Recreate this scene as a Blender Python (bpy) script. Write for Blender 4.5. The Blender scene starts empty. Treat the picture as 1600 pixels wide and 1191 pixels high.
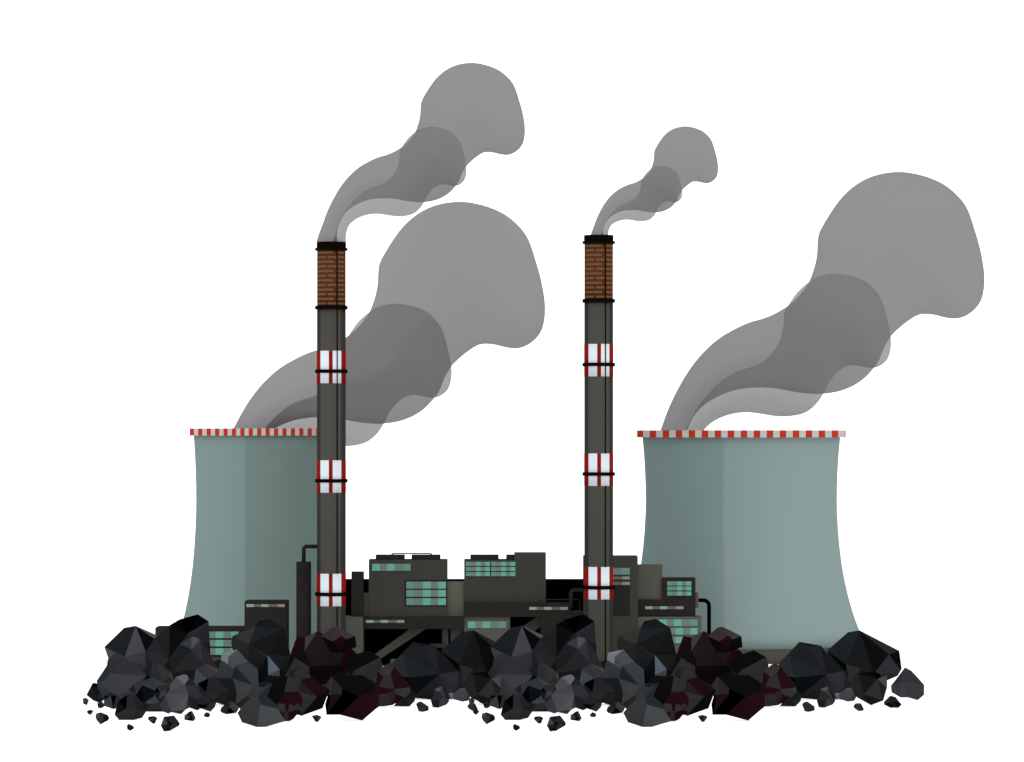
import bpy, bmesh, math, random
from mathutils import Vector
from mathutils.geometry import delaunay_2d_cdt

SC = bpy.context.scene
COL = SC.collection
FP = 6000.0          # focal length in photo pixels (1600 wide) -> 135 mm
HZ = 676.0           # row of the horizon
CAMH = 34.6          # camera height, level with the cooling tower rims
CX = 800.0

def P(x, y, d):
    """a point of the place seen along photo pixel (x, y) at distance d"""
    return Vector(((x - CX) * d / FP, d, CAMH - (y - HZ) * d / FP))
def X(x, d): return (x - CX) * d / FP
def Z(y, d): return CAMH - (y - HZ) * d / FP

# ------------------------------------------------------------------ materials
K = 1.62
KK = {'wall_paint': 1.25, 'glass': 1.42, 'concrete': 1.62, 'coal': 1.50}
def lin(c):
    c /= 255.0
    return c / 12.92 if c <= 0.04045 else ((c + 0.055) / 1.055) ** 2.4
def rgb(h, k=None):
    return tuple(min(0.95, lin(int(h[i:i+2], 16)) / (k or K)) for i in (0, 2, 4)) + (1.0,)

MATS = {}
def paint(h, kind='paint', rough=0.95, mott=0.05, scale=0.6):
    key = (h, kind)
    if key in MATS: return MATS[key]
    m = bpy.data.materials.new('%s_%s' % (kind, h)); m.use_nodes = True
    nt = m.node_tree; b = nt.nodes['Principled BSDF']
    b.inputs['Roughness'].default_value = rough
    b.inputs['Specular IOR Level'].default_value = 0.0
    tc = nt.nodes.new('ShaderNodeTexCoord'); no = nt.nodes.new('ShaderNodeTexNoise')
    no.inputs['Scale'].default_value = scale; no.inputs['Detail'].default_value = 4.0
    nt.links.new(tc.outputs['Object'], no.inputs['Vector'])
    mx = nt.nodes.new('ShaderNodeMix'); mx.data_type = 'RGBA'
    c = rgb(h, KK.get(kind))
    mx.inputs[6].default_value = tuple(v * (1 - mott) for v in c[:3]) + (1,)
    mx.inputs[7].default_value = tuple(min(1, v * (1 + mott)) for v in c[:3]) + (1,)
    nt.links.new(no.outputs['Fac'], mx.inputs[0])
    nt.links.new(mx.outputs[2], b.inputs['Base Color'])
    MATS[key] = m
    return m

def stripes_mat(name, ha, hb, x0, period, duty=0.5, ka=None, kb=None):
    """two colours alternating along the object's own X axis"""
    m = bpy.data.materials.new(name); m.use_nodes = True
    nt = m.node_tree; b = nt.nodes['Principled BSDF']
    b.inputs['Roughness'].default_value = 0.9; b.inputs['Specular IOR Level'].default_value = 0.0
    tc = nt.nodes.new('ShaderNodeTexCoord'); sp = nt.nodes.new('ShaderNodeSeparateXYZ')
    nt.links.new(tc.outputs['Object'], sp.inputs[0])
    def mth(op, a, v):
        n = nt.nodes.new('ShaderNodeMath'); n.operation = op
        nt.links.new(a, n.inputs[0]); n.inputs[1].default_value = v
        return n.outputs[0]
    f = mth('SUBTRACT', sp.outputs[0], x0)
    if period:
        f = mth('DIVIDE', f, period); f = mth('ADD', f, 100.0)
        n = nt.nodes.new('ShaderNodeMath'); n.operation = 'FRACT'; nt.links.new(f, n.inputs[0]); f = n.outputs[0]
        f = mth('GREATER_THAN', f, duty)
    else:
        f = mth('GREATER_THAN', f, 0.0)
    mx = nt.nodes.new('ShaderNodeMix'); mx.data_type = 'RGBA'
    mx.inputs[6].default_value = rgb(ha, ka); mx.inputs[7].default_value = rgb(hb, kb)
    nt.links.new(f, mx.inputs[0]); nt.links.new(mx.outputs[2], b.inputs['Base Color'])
    return m

def smoke_mat(name, t, col):
    m = bpy.data.materials.new(name); m.use_nodes = True
    nt = m.node_tree; nt.nodes.remove(nt.nodes['Principled BSDF'])
    out = nt.nodes['Material Output']
    tr = nt.nodes.new('ShaderNodeBsdfTransparent'); df = nt.nodes.new('ShaderNodeBsdfDiffuse')
    df.inputs['Color'].default_value = tuple(col) + (1,)
    tl = nt.nodes.new('ShaderNodeBsdfTranslucent'); tl.inputs['Color'].default_value = tuple(col) + (1,)
    m2 = nt.nodes.new('ShaderNodeMixShader'); m2.inputs[0].default_value = 0.5
    nt.links.new(df.outputs[0], m2.inputs[1]); nt.links.new(tl.outputs[0], m2.inputs[2])
    mx = nt.nodes.new('ShaderNodeMixShader'); mx.inputs[0].default_value = 1 - t
    nt.links.new(tr.outputs[0], mx.inputs[1]); nt.links.new(m2.outputs[0], mx.inputs[2])
    nt.links.new(mx.outputs[0], out.inputs['Surface'])
    return m

# ------------------------------------------------------------------ objects
def tag(o, label, cat, group=None, kind=None):
    if label: o['label'] = label
    if cat: o['category'] = cat
    if group: o['group'] = group
    if kind: o['kind'] = kind
    return o
def empty(name, loc, label, cat, group=None):
    o = bpy.data.objects.new(name, None); COL.objects.link(o); o.location = loc
    o.empty_display_size = 0.5
    return tag(o, label, cat, group)
def link_bm(name, bm, mats, parent=None, loc=None):
    """bm holds world coordinates; the object's origin goes to loc (or its parent's)"""
    me = bpy.data.meshes.new(name)
    org = Vector(loc) if loc is not None else (Vector(parent_loc(parent)) if parent else Vector((0, 0, 0)))
    bmesh.ops.translate(bm, verts=bm.verts, vec=-org)
    bmesh.ops.recalc_face_normals(bm, faces=bm.faces)
    bm.to_mesh(me); bm.free()
    for m in (mats if isinstance(mats, (list, tuple)) else [mats]): me.materials.append(m)
    o = bpy.data.objects.new(name, me); COL.objects.link(o)
    if parent:
        o.parent = parent
        o.location = org - Vector(parent_loc(parent))
    else:
        o.location = org
    return o
def parent_loc(p):
    v = Vector(p.location)
    while p.parent:
        p = p.parent; v += Vector(p.location)
    return v
def children(o): return [c for c in bpy.data.objects if c.parent == o]
def copy_tree(o, parent=None):
    kids = children(o)
    c = o.copy(); COL.objects.link(c)
    if parent: c.parent = parent
    for k in kids: copy_tree(k, c)
    return c

def add_box(bm, a, b, mi=0):
    (x0, y0, z0), (x1, y1, z1) = a, b
    vs = [bm.verts.new(v) for v in ((x0,y0,z0),(x1,y0,z0),(x1,y1,z0),(x0,y1,z0),(x0,y0,z1),(x1,y0,z1),(x1,y1,z1),(x0,y1,z1))]
    for f in ((0,1,2,3),(4,5,6,7),(0,1,5,4),(1,2,6,5),(2,3,7,6),(3,0,4,7)):
        bm.faces.new([vs[i] for i in f]).material_index = mi
def pbox(bm, x0, y0, x1, y1, d, depth, mi=0):
    """box whose front face covers photo rows/columns at distance d; y1=None reaches the ground"""
    z1 = -0.3 if y1 is None else Z(y1, d)
    add_box(bm, (X(x0, d), d, z1), (X(x1, d), d + depth, Z(y0, d)), mi)
def part_box(name, hexc, parent, *rects, kind='wall_paint'):
    bm = bmesh.new()
    for r in rects: pbox(bm, *r)
    return link_bm(name, bm, paint(hexc, kind), parent)
def add_prism(bm, pts, d, depth, mi=0):
    f = [bm.verts.new(P(x, y, d)) for x, y in pts]
    b = [bm.verts.new(v.co + Vector((0, depth, 0))) for v in f]
    n = len(f)
    bm.faces.new(f).material_index = mi; bm.faces.new(b[::-1]).material_index = mi
    for i in range(n): bm.faces.new((f[i], f[(i+1) % n], b[(i+1) % n], b[i])).material_index = mi
def add_lathe(bm, prof, c, seg=96, angs=None, matfn=None, close=False):
    """prof: list of (r, z); c: axis (x, y)"""
    if angs is None: angs = [2 * math.pi * i / seg for i in range(seg)]
    n = len(angs); rows = []
    for r, z in prof:
        rows.append([bm.verts.new((c[0] + r * math.sin(a), c[1] - r * math.cos(a), z)) for a in angs])
    m = len(rows)
    for j in range(m if close else m - 1):
        A, B = rows[j], rows[(j + 1) % m]
        for i in range(n):
            f = bm.faces.new((A[i], A[(i+1) % n], B[(i+1) % n], B[i]))
            f.smooth = True
            if matfn:
                a0 = angs[i]; a1 = angs[(i+1) % n]
                if a1 < a0: a1 += 2 * math.pi
                f.material_index = matfn((a0 + a1) / 2)
    return rows
def cap(bm, row): bm.faces.new(row)
def add_tube(bm, pts, r, seg=12):
    pts = [Vector(p) for p in pts]; rings = []
    for i, p in enumerate(pts):
        t = (pts[min(i+1, len(pts)-1)] - pts[max(i-1, 0)]).normalized()
        u = Vector((0, 1, 0)) if abs(t.y) < 0.9 else Vector((1, 0, 0))
        v = t.cross(u).normalized(); u = v.cross(t).normalized()
        rings.append([bm.verts.new(p + r * (math.cos(a) * u + math.sin(a) * v)) for a in [2*math.pi*k/seg for k in range(seg)]])
    for A, B in zip(rings, rings[1:]):
        for k in range(seg):
            f = bm.faces.new((A[k], A[(k+1) % seg], B[(k+1) % seg], B[k])); f.smooth = True
    bm.faces.new(rings[0][::-1]); bm.faces.new(rings[-1])
def bend(pts, rad, n=8):
    """polyline in photo pixels with rounded corners"""
    out = [pts[0]]
    for i in range(1, len(pts) - 1):
        a, b, c = Vector(pts[i-1]), Vector(pts[i]), Vector(pts[i+1])
        u = (a - b).normalized(); v = (c - b).normalized()
        for k in range(n + 1):
            t = (k / n) * math.pi / 2
            q = b + u * rad * (1 - math.sin(t)) + v * rad * (1 - math.cos(t))
            out.append((q.x, q.y))
    out.append(pts[-1])
    return out

# ------------------------------------------------------------------ world, camera
w = bpy.data.worlds.new('World'); SC.world = w; w.use_nodes = True
bg = w.node_tree.nodes['Background']
bg.inputs['Color'].default_value = (1, 1, 1, 1); bg.inputs['Strength'].default_value = 1.6   # plain white overcast
sun = bpy.data.lights.new('sun', 'SUN'); sun.energy = 0.5; sun.angle = math.radians(20); sun.color = (1, 0.99, 0.98)
so = bpy.data.objects.new('sun', sun); COL.objects.link(so)
so.rotation_euler = (math.radians(50), 0, math.radians(0))
cam = bpy.data.cameras.new('camera'); co = bpy.data.objects.new('camera', cam); COL.objects.link(co)
cam.sensor_fit = 'HORIZONTAL'; cam.sensor_width = 36; cam.lens = 36 * FP / 1600
co.location = (0, 0, CAMH); co.rotation_euler = (math.radians(90), 0, 0)
cam.shift_y = (HZ - 595.5) / 1600
cam.clip_start = 1; cam.clip_end = 60000
SC.camera = co
SC.view_settings.view_transform = 'Standard'; SC.view_settings.look = 'None'
SC.view_settings.gamma = 1; SC.view_settings.exposure = 0
SC.cycles.max_bounces = 6; SC.cycles.transparent_max_bounces = 16

# ------------------------------------------------------------------ ground
bm = bmesh.new()
s = 25000
bm.faces.new([bm.verts.new(v) for v in ((-s,-s,0),(s,-s,0),(s,s,0),(-s,s,0))])
g = link_bm('ground', bm, None)
gm = bpy.data.materials.new('white_ground'); gm.use_nodes = True
gb = gm.node_tree.nodes['Principled BSDF']; gb.inputs['Base Color'].default_value = (0.93, 0.93, 0.93, 1)
gb.inputs['Roughness'].default_value = 1; gb.inputs['Specular IOR Level'].default_value = 0
g.data.materials.clear(); g.data.materials.append(gm)
tag(g, None, None, kind='structure')

# ------------------------------------------------------------------ cooling towers
PROF = [(1045, 205), (1016, 196), (985, 184), (970, 178.5), (954, 173), (930, 166.3), (908, 161.3), (882, 156.6), (855, 153.2), (828, 150.8), (800, 149.3),
        (781, 149.0), (760, 149.3), (735, 150.2), (710, 151.8), (683, 154.2), (672.5, 155.2)]
def cooling_tower(ax, d, s, y_top, y_bot, rim_hw, rim_y, shade_edge, ha, hb, stripe0, period, label, plinth=None, ka=1.5, kb=1.5):
    c = (X(ax, d), d)
    root = empty('cooling_tower', (c[0], c[1], 0), label, 'cooling tower', 'cooling towers of the power plant')
    prof = [(hw * s * d / FP, max(0.0, Z(y, d))) for y, hw in PROF if y <= y_bot]
    if prof[0][1] > 0.3 and not plinth: prof.insert(0, (prof[0][0] * 1.06, -0.2))
    # tower base continues to the plinth or the ground
    t = 0.35
    inner = [(r - t, z) for r, z in prof[::-1]]
    bm = bmesh.new(); add_lathe(bm, prof + inner, c, 128, close=True)
    m = stripes_mat('shaded_half_concrete', ha, hb, X(shade_edge, d - 149 * s * d / FP) - c[0], 0, ka=ka, kb=kb)  # light and shaded half of the tower put into its colour
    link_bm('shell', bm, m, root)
    r = rim_hw * d / FP; z0, z1 = Z(rim_y[1], d), Z(rim_y[0], d)
    ri = prof[-1][0] - t - 0.1
    # painted stripes of equal width as seen from the front
    def px_at(a): return CX + (c[0] + r * math.sin(a)) * FP / (c[1] - r * math.cos(a))
    A = [-math.pi / 2]
    k = 1
    while True:
        b = stripe0 + k * period / 2; k += 1
        if b >= px_at(math.pi / 2): break
        lo, hi = -math.pi / 2, math.pi / 2
        if b <= px_at(lo): continue
        for _ in range(40):
            mid = (lo + hi) / 2
            if px_at(mid) < b: lo = mid
            else: hi = mid
        A.append(lo)
    A.append(math.pi / 2); angs = []
    for a0, a1 in zip(A, A[1:]):
        n = max(1, math.ceil((a1 - a0) / 0.07)); angs += [a0 + (a1 - a0) * j / n for j in range(n)]
    angs += [math.pi - a for a in angs[::-1] + []]
    angs = sorted({round(a % (2 * math.pi), 6) for a in angs} | {round(math.pi / 2, 6), round(3 * math.pi / 2, 6)})
    def stripe(a):
        if math.cos(a) < 0: a = math.pi - a
        a = math.atan2(math.sin(a), math.cos(a))
        return int(math.floor((px_at(a) - stripe0) / (period / 2))) % 2
    bm = bmesh.new(); add_lathe(bm, [(r, z0), (r, z1), (ri, z1), (ri, z0)], c, angs=angs, matfn=stripe, close=True)
    for f in bm.faces: f.smooth = False
    link_bm('rim', bm, [paint('bb3a25', 'rim_paint'), paint('c3c2c2', 'rim_paint')], root)
    if plinth:
        R = plinth; zt = Z(1016, 573.4)
        bm = bmesh.new(); rows = add_lathe(bm, [(R, -0.2), (R, zt)], c, 128); cap(bm, rows[0][::-1]); cap(bm, rows[1])
        link_bm('plinth', bm, paint('504e48', 'concrete'), root)
    return root
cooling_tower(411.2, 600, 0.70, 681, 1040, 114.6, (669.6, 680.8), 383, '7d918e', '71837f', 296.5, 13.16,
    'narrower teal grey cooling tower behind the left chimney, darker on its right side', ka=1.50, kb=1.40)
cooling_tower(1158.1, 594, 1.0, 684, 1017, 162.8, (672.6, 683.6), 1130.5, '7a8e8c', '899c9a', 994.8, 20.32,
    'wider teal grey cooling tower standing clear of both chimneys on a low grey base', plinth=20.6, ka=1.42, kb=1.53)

# ------------------------------------------------------------------ chimneys
CD = 556.0
def chimney():
    ax = 517.75; u = CD / FP; c = (X(ax, CD), CD)
    root = empty('chimney', (c[0], c[1], 0), 'tall grey striped chimney in front of the narrower cooling tower', 'chimney',
                 'two tall chimneys with red and white bands')
    R = 22.5 * u
    def angs(xs, n=8):
        base = sorted({0.0} | set())
        cuts = sorted(math.asin(max(-1, min(1, x / 22.5))) for x in xs)
        allc = set()
        for a in cuts:
            allc.add(round(a % (2*math.pi), 6)); allc.add(round((math.pi - a) % (2*math.pi), 6))
        allc |= {0.0, round(math.pi/2, 6), round(math.pi, 6), round(3*math.pi/2, 6)}
        L = sorted(allc); out = []
        for i, a in enumerate(L):
            b = L[(i+1) % len(L)]
            if b <= a: b += 2 * math.pi
            k = max(1, int(math.ceil((b - a) / 0.12)))
            out += [a + (b - a) * j / k for j in range(k)]
        return sorted(x % (2*math.pi) for x in out)
    def sx(a): return math.sin(a) * 22.5
    # shaft; the darker edges are side shade put into its colour
    bm = bmesh.new()
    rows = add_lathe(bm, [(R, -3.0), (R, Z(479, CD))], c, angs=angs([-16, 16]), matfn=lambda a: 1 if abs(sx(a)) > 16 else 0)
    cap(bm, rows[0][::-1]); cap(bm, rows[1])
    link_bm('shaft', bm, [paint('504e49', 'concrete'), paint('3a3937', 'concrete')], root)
    # brick section with raised pale courses
    Rb = 22.3 * u
    bm = bmesh.new(); rows = add_lathe(bm, [(Rb, Z(479.5, CD)), (Rb, Z(388, CD))], c, 72); cap(bm, rows[0][::-1]); cap(bm, rows[1])
    for i in range(12):
        y = 395.6 + i * 7.22
        spans = [(-21.6, 4.6), (10.4, 22)] if i % 2 == 0 else [(-21.6, -7.8), (-4.8, 8.2), (10.4, 22)]
        for a, b in spans:
            for back in (0, 1):
                a0, a1 = math.asin(a / 22.3), math.asin(b / 22.3)
                if back: a0, a1 = math.pi - a1, math.pi - a0
                n = 10; th = [a0 + (a1 - a0) * k / n for k in range(n + 1)]
                for r0, r1 in ((Rb - 0.02, Rb + 0.025),):
                    lo = [bm.verts.new((c[0] + r1 * math.sin(t), c[1] - r1 * math.cos(t), Z(y + 1.5, CD))) for t in th]
                    hi = [bm.verts.new((c[0] + r1 * math.sin(t), c[1] - r1 * math.cos(t), Z(y - 1.5, CD))) for t in th]
                    for k in range(n): bm.faces.new((lo[k], lo[k+1], hi[k+1], hi[k])).material_index = 1
    link_bm('brick_section', bm, [paint('573420', 'brick'), paint('74543d', 'brick')], root)
    # cap, open at the top
    bm = bmesh.new(); r = 23 * u
    add_lathe(bm, [(r, Z(389.5, CD)), (r, Z(378.5, CD)), (r - 0.45, Z(378.5, CD)), (r - 0.45, Z(389.5, CD))], c, 72, close=True)
    for f in bm.faces: f.smooth = False
    link_bm('cap', bm, paint('120c07', 'iron'), root)
    for y0, y1 in ((388, 391.6), (478.2, 483.6), (577.8, 583.2), (748.6, 754.0), (925.4, 931)):
        bm = bmesh.new(); r = 25.5 * u
        add_lathe(bm, [(r, Z(y1, CD)), (r, Z(y0, CD)), (R - 0.3, Z(y0, CD)), (R - 0.3, Z(y1, CD))], c, 72, close=True)
        for f in bm.faces: f.smooth = False
        link_bm('ring', bm, paint('120c07', 'iron'), root)
    def bandmat(a):
        x = sx(a)
        return 0 if (abs(x) > 16 or abs(x - 0.1) < 3.05) else 1
    for y0, y1 in ((548.6, 599.2), (719.2, 769.8), (896, 946.6)):
        bm = bmesh.new(); A = angs([-16, -2.9, 3.1, 16])
        add_lathe(bm, [(R + 0.03, Z(y1, CD)), (R + 0.03, Z(y0, CD)), (R - 0.2, Z(y0, CD)), (R - 0.2, Z(y1, CD))], c, angs=A, matfn=bandmat, close=True)
        link_bm('striped_band', bm, [paint('901c15', 'band_paint'), paint('e4f1f8', 'band_paint')], root)
    # lightning rod cable down the front
    bm = bmesh.new(); off = 10.1
    for y0, y1 in ((384, 719), (770, 896), (947, None)):
        z1 = 0.0 if y1 is None else Z(y1, CD)
        dy = -math.sqrt(R*R - (off*u)**2) - 0.07
        add_tube(bm, [(c[0] + off*u, CD + dy, z1), (c[0] + off*u, CD + dy, Z(y0, CD))], 0.085, 8)
    link_bm('cable', bm, paint('120c07', 'iron'), root)
    return root
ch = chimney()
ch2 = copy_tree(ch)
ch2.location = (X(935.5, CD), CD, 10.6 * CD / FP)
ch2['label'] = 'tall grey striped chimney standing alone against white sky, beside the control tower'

# ------------------------------------------------------------------ buildings
DK, MD, LT, OL, BK, BR = '272523', '3b3936', '504e48', '64655a', '020208', '55514c'
TEAL, GREY, MID = '68a493', '657b74', '618c7e'
PAL, PBR, PGR = '859d9b', '64624f', '8c8a89'
ROW_A = [(0, 11.6, TEAL), (11.6, 23.2, GREY), (23.2, 34.8, TEAL), (34.8, 48.6, GREY), (48.6, 60, MID)]
ROW_B = [(0, 11.6, MID), (11.6, 26, GREY), (26, 38, TEAL), (38, 49.8, GREY), (49.8, 62, TEAL)]
STRIP = [(0, 11.6, PAL), (11.6, 23.2, PBR), (23.2, 34.8, PAL), (34.8, 48.6, PBR), (48.6, 60, PGR)]
ROW_S = [(0, 7.2, MID), (7.2, 15.8, GREY), (15.8, 23.2, TEAL), (23.2, 30.4, GREY), (30.4, 37.8, TEAL)]
def window(parent, x, d, rows, cols, frame=None, label=None):
    """rows: list of (y0, y1); cols: pane columns; one window object, panes as its pattern"""
    hexes = sorted({c[2] for c in cols}); bm = bmesh.new()
    for y0, y1 in rows:
        for a, b, h in cols: pbox(bm, x + a, y0, x + b, y1, d - 0.12, 0.14, hexes.index(h))
    wobj = link_bm('window', bm, [paint(h, 'glass', rough=0.5, mott=0.02) for h in hexes], parent)
    if label: wobj['label'] = label
    if frame:
        x0, y0, x1, y1, h = frame; bm = bmesh.new()
        pbox(bm, x0, y0, x1, y1, d - 0.08, 0.1)
        link_bm('frame', bm, paint(h, 'wall_paint'), wobj)
    return wobj

# far left: low workshop, block with a slit window, silo
r = empty('workshop', P(315, 1040, 568) * 1, 'low dark workshop below the narrower cooling tower with three rows of green panes', 'building')
r.location.z = 0
part_box('wall', '292623', r, (242.5, 981, 400, None, 566, 6))
part_box('footing', '3d3833', r, (312, 1027, 384, None, 565.8, 0.15))
window(r, 313, 566, [(987, 997.2), (1000, 1010.2), (1013, 1023.4)], [(0, 12, GREY), (12, 24, GREY), (24, 36, TEAL), (36, 48, GREY), (48, 60, TEAL)])
r = empty('storage_block', (X(415, 565), 565, 0), 'plain dark block left of the silo with one slit window along its top', 'building')
part_box('wall', DK, r, (382, 940, 447.6, None, 563, 6.5))
window(r, 385, 563, [(944.2, 948.6)], STRIP)
r = empty('silo', (X(474.5, 556), 556, 0), 'slim dark silo with a bent pipe leading to the left chimney', 'silo')
bm = bmesh.new(); rr = 11.6 * 556 / FP
rows = add_lathe(bm, [(rr, -0.2), (rr, Z(878, 556))], (X(474.5, 556), 556), 48); cap(bm, rows[0][::-1]); cap(bm, rows[1])
link_bm('tank', bm, paint(DK, 'iron'), r)
bm = bmesh.new(); add_tube(bm, [P(x, y, 556) for x, y in bend([(474.6, 880), (474.6, 854), (498, 854)], 5)], 3.05 * 556 / FP, 16)
link_bm('pipe', bm, paint(DK, 'iron'), r)

# black hall behind everything
r = empty('machine_hall', (X(727, 575), 575, 0), 'wide black hall filling the background between the two chimneys', 'building')
part_box('wall', BK, r, (534, 909, 914, None, 570.4, 5))
part_box('roof', '060608', r, (533, 906.8, 915, 909, 570.2, 5.4))

# stepped tower right of the left chimney
r = empty('stepped_tower', (X(555, 567), 567, 0), 'narrow stepped tower with dark top beside the left chimney', 'building')
part_box('upper_block', DK, r, (549, 894, 567.6, 966, 566.2, 3))
part_box('lower_block', LT, r, (538, 964, 567.2, None, 565.6, 5))

# boiler house
r = empty('boiler_house', (X(646, 568), 568, 0), 'raised boiler house with a framed three-row green window and a thin roof pipe', 'building')
part_box('wall', MD, r, (576.2, 875, 698.6, 964.6, 566.6, 5))
part_box('annex_wall', OL, r, (567.2, 927, 590, 964.6, 568.3, 3))
part_box('annex_wall', OL, r, (690, 909, 724.6, 964.6, 568.3, 3))
part_box('platform', DK, r, (567.4, 964, 724.8, 983, 566, 3.2))
part_box('roof_vent', DK, r, (587, 867.6, 631.6, 875.2, 567, 3.5))
part_box('roof_vent', DK, r, (643, 867.6, 687.6, 875.2, 567, 3.5))
bm = bmesh.new(); add_tube(bm, [P(x, y, 568) for x, y in bend([(611.8, 869), (611.8, 864.8), (675, 864.8), (675, 869)], 3.9)], 1.0 * 568 / FP, 8)
link_bm('roof_pipe', bm, paint(DK, 'iron'), r)
window(r, 581.5, 566.6, [(881.2, 892)], ROW_A)
window(r, 634.8, 566.6, [(909, 919.8), (921.9, 932.6), (934.9, 945.6)], ROW_B, frame=(632.4, 906.6, 698.2, 947.6, '25211f'))
window(r, 571.7, 566, [(969, 973.4)], STRIP)
part_box('column', MD, r, (691, 983, 700.4, None, 567, 2))
part_box('column', MD, r, (704, 983, 725, None, 567, 3), (703.9, 983, 704.4, None, 567.1, 2))
part_box('ledge', '322f2b', r, (672, 1006, 696, 1012, 566.4, 0.5))
part_box('footing', '4f4c44', r, (610, 1030, 640, None, 568.5, 1))

def conveyor(pts, label, d):
    cx = sum(p[0] for p in pts) / len(pts)
    r = empty('conveyor', (X(cx, d), d, 0), label, 'conveyor', 'sloping coal conveyors below the buildings')
    bm = bmesh.new(); add_prism(bm, pts, d, 0.8)
    for v in bm.verts: v.co.z = max(v.co.z, -0.1)
    link_bm('housing', bm, paint(LT, 'wall_paint'), r)
    return r
conveyor([(690, 947), (560, 1041), (560, 1059), (576, 1048), (708, 955)], 'sloping grey conveyor under the boiler house, reaching down behind the black lumps', 569.3)
conveyor([(862, 946.6), (780, 1006), (780, 1026), (862, 967)], 'short sloping grey conveyor under the turbine house overhang', 569.3)

# turbine house
r = empty('turbine_house', (X(800, 568), 568, 0), 'broad turbine house with a taller windowless right half and six small pane rows', 'building')
part_box('wall', MD, r, (725.2, 875, 806, 943, 567, 5), (803.6, 864.5, 853, 943, 566.9, 5.2))
part_box('overhang', DK, r, (725, 942, 892, 964, 566, 3.1), (845, 960, 912.5, None, 565.9, 6.1))
part_box('lower_wall', LT, r, (725.4, 963.8, 797, None, 566.4, 5))
part_box('ledge', '383633', r, (892.2, 955, 913, 960.2, 566.3, 3))
part_box('roof_vent', DK, r, (734.9, 867.6, 779, 875.2, 567.6, 3.5))
part_box('roof_vent', DK, r, (790.9, 867.6, 803.6, 875.2, 567.6, 3.5))
rs = [(878, 884.5), (886.1, 892.5), (894, 900.4)]
window(r, 727.8, 566.9, rs, ROW_S); window(r, 767.4, 566.9, rs, ROW_S)
window(r, 731, 566.4, [(971, 981.6)], ROW_A)
window(r, 827, 566, [(948.6, 953)], STRIP)
bm = bmesh.new(); add_tube(bm, [P(x, y, 565.9) for x, y in bend([(842.8, 943), (842.8, 937), (906.2, 937), (906.2, 957)], 4)], 0.8 * 566 / FP, 8)
link_bm('railing_pipe', bm, paint('32302d', 'iron'), r)
bm = bmesh.new(); add_tube(bm, [P(x, y, 565) for x, y in bend([(892, 949), (892, 922), (914, 922)], 5.5)], 3.05 * 565 / FP, 16)
link_bm('exhaust_pipe', bm, paint('2b2926', 'iron'), r)

# control tower behind the right chimney
r = empty('control_tower', (X(954, 567), 567, 0), 'tall plain grey block directly behind the right chimney with a dark door panel', 'building')
part_box('wall', MD, r, (912, 869.5, 996.6, None, 565, 5.5))
part_box('door', DK, r, (923, 916, 984, 962, 564.9, 0.2))
window(r, 924, 565, [(887.5, 898)], ROW_A)
window(r, 924, 565, [(901, 905.4)], STRIP)
window(r, 924, 565, [(909.6, 914)], STRIP)

# stepped office building on the right
r = empty('office_building', (X(1045, 567), 567, 0), 'stepped office building on the right with a bent black pipe at its side', 'building')
part_box('rear_wall', LT, r, (996.4, 883, 1035, 938, 566.6, 3.4))
part_box('wall', DK, r, (1034, 903.5, 1086.6, 940, 566.2, 3.6), (996.7, 937, 1086.7, 965, 566.1, 3.8))
part_box('lower_wall', BR, r, (996.8, 964, 1096, None, 565.6, 4.2))
part_box('vent_box', '534f4b', r, (1086.7, 926.2, 1091.4, 949.8, 566.6, 1.5))
window(r, 1042.4, 566.2, [(908.6, 915.1), (916.4, 922.8), (924.4, 930.8)], ROW_S)
window(r, 1008, 566.1, [(947.6, 952)], STRIP)
window(r, 1030, 565.6, [(968, 978.4)], ROW_A)
window(r, 1032, 565.6, [(981.3, 991.7), (994.9, 1005.2)], [(0, 11.6, MID), (11.6, 23.6, GREY), (23.6, 35, TEAL), (35, 46.6, GREY), (46.6, 58, TEAL)])
bm = bmesh.new(); add_tube(bm, [P(x, y, 567.2) for x, y in bend([(1090, 938), (1107.9, 938), (1107.9, 1045)], 9, 12)], 3.05 * 567 / FP, 16)
link_bm('drain_pipe', bm, paint('010101', 'iron'), r)

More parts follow.
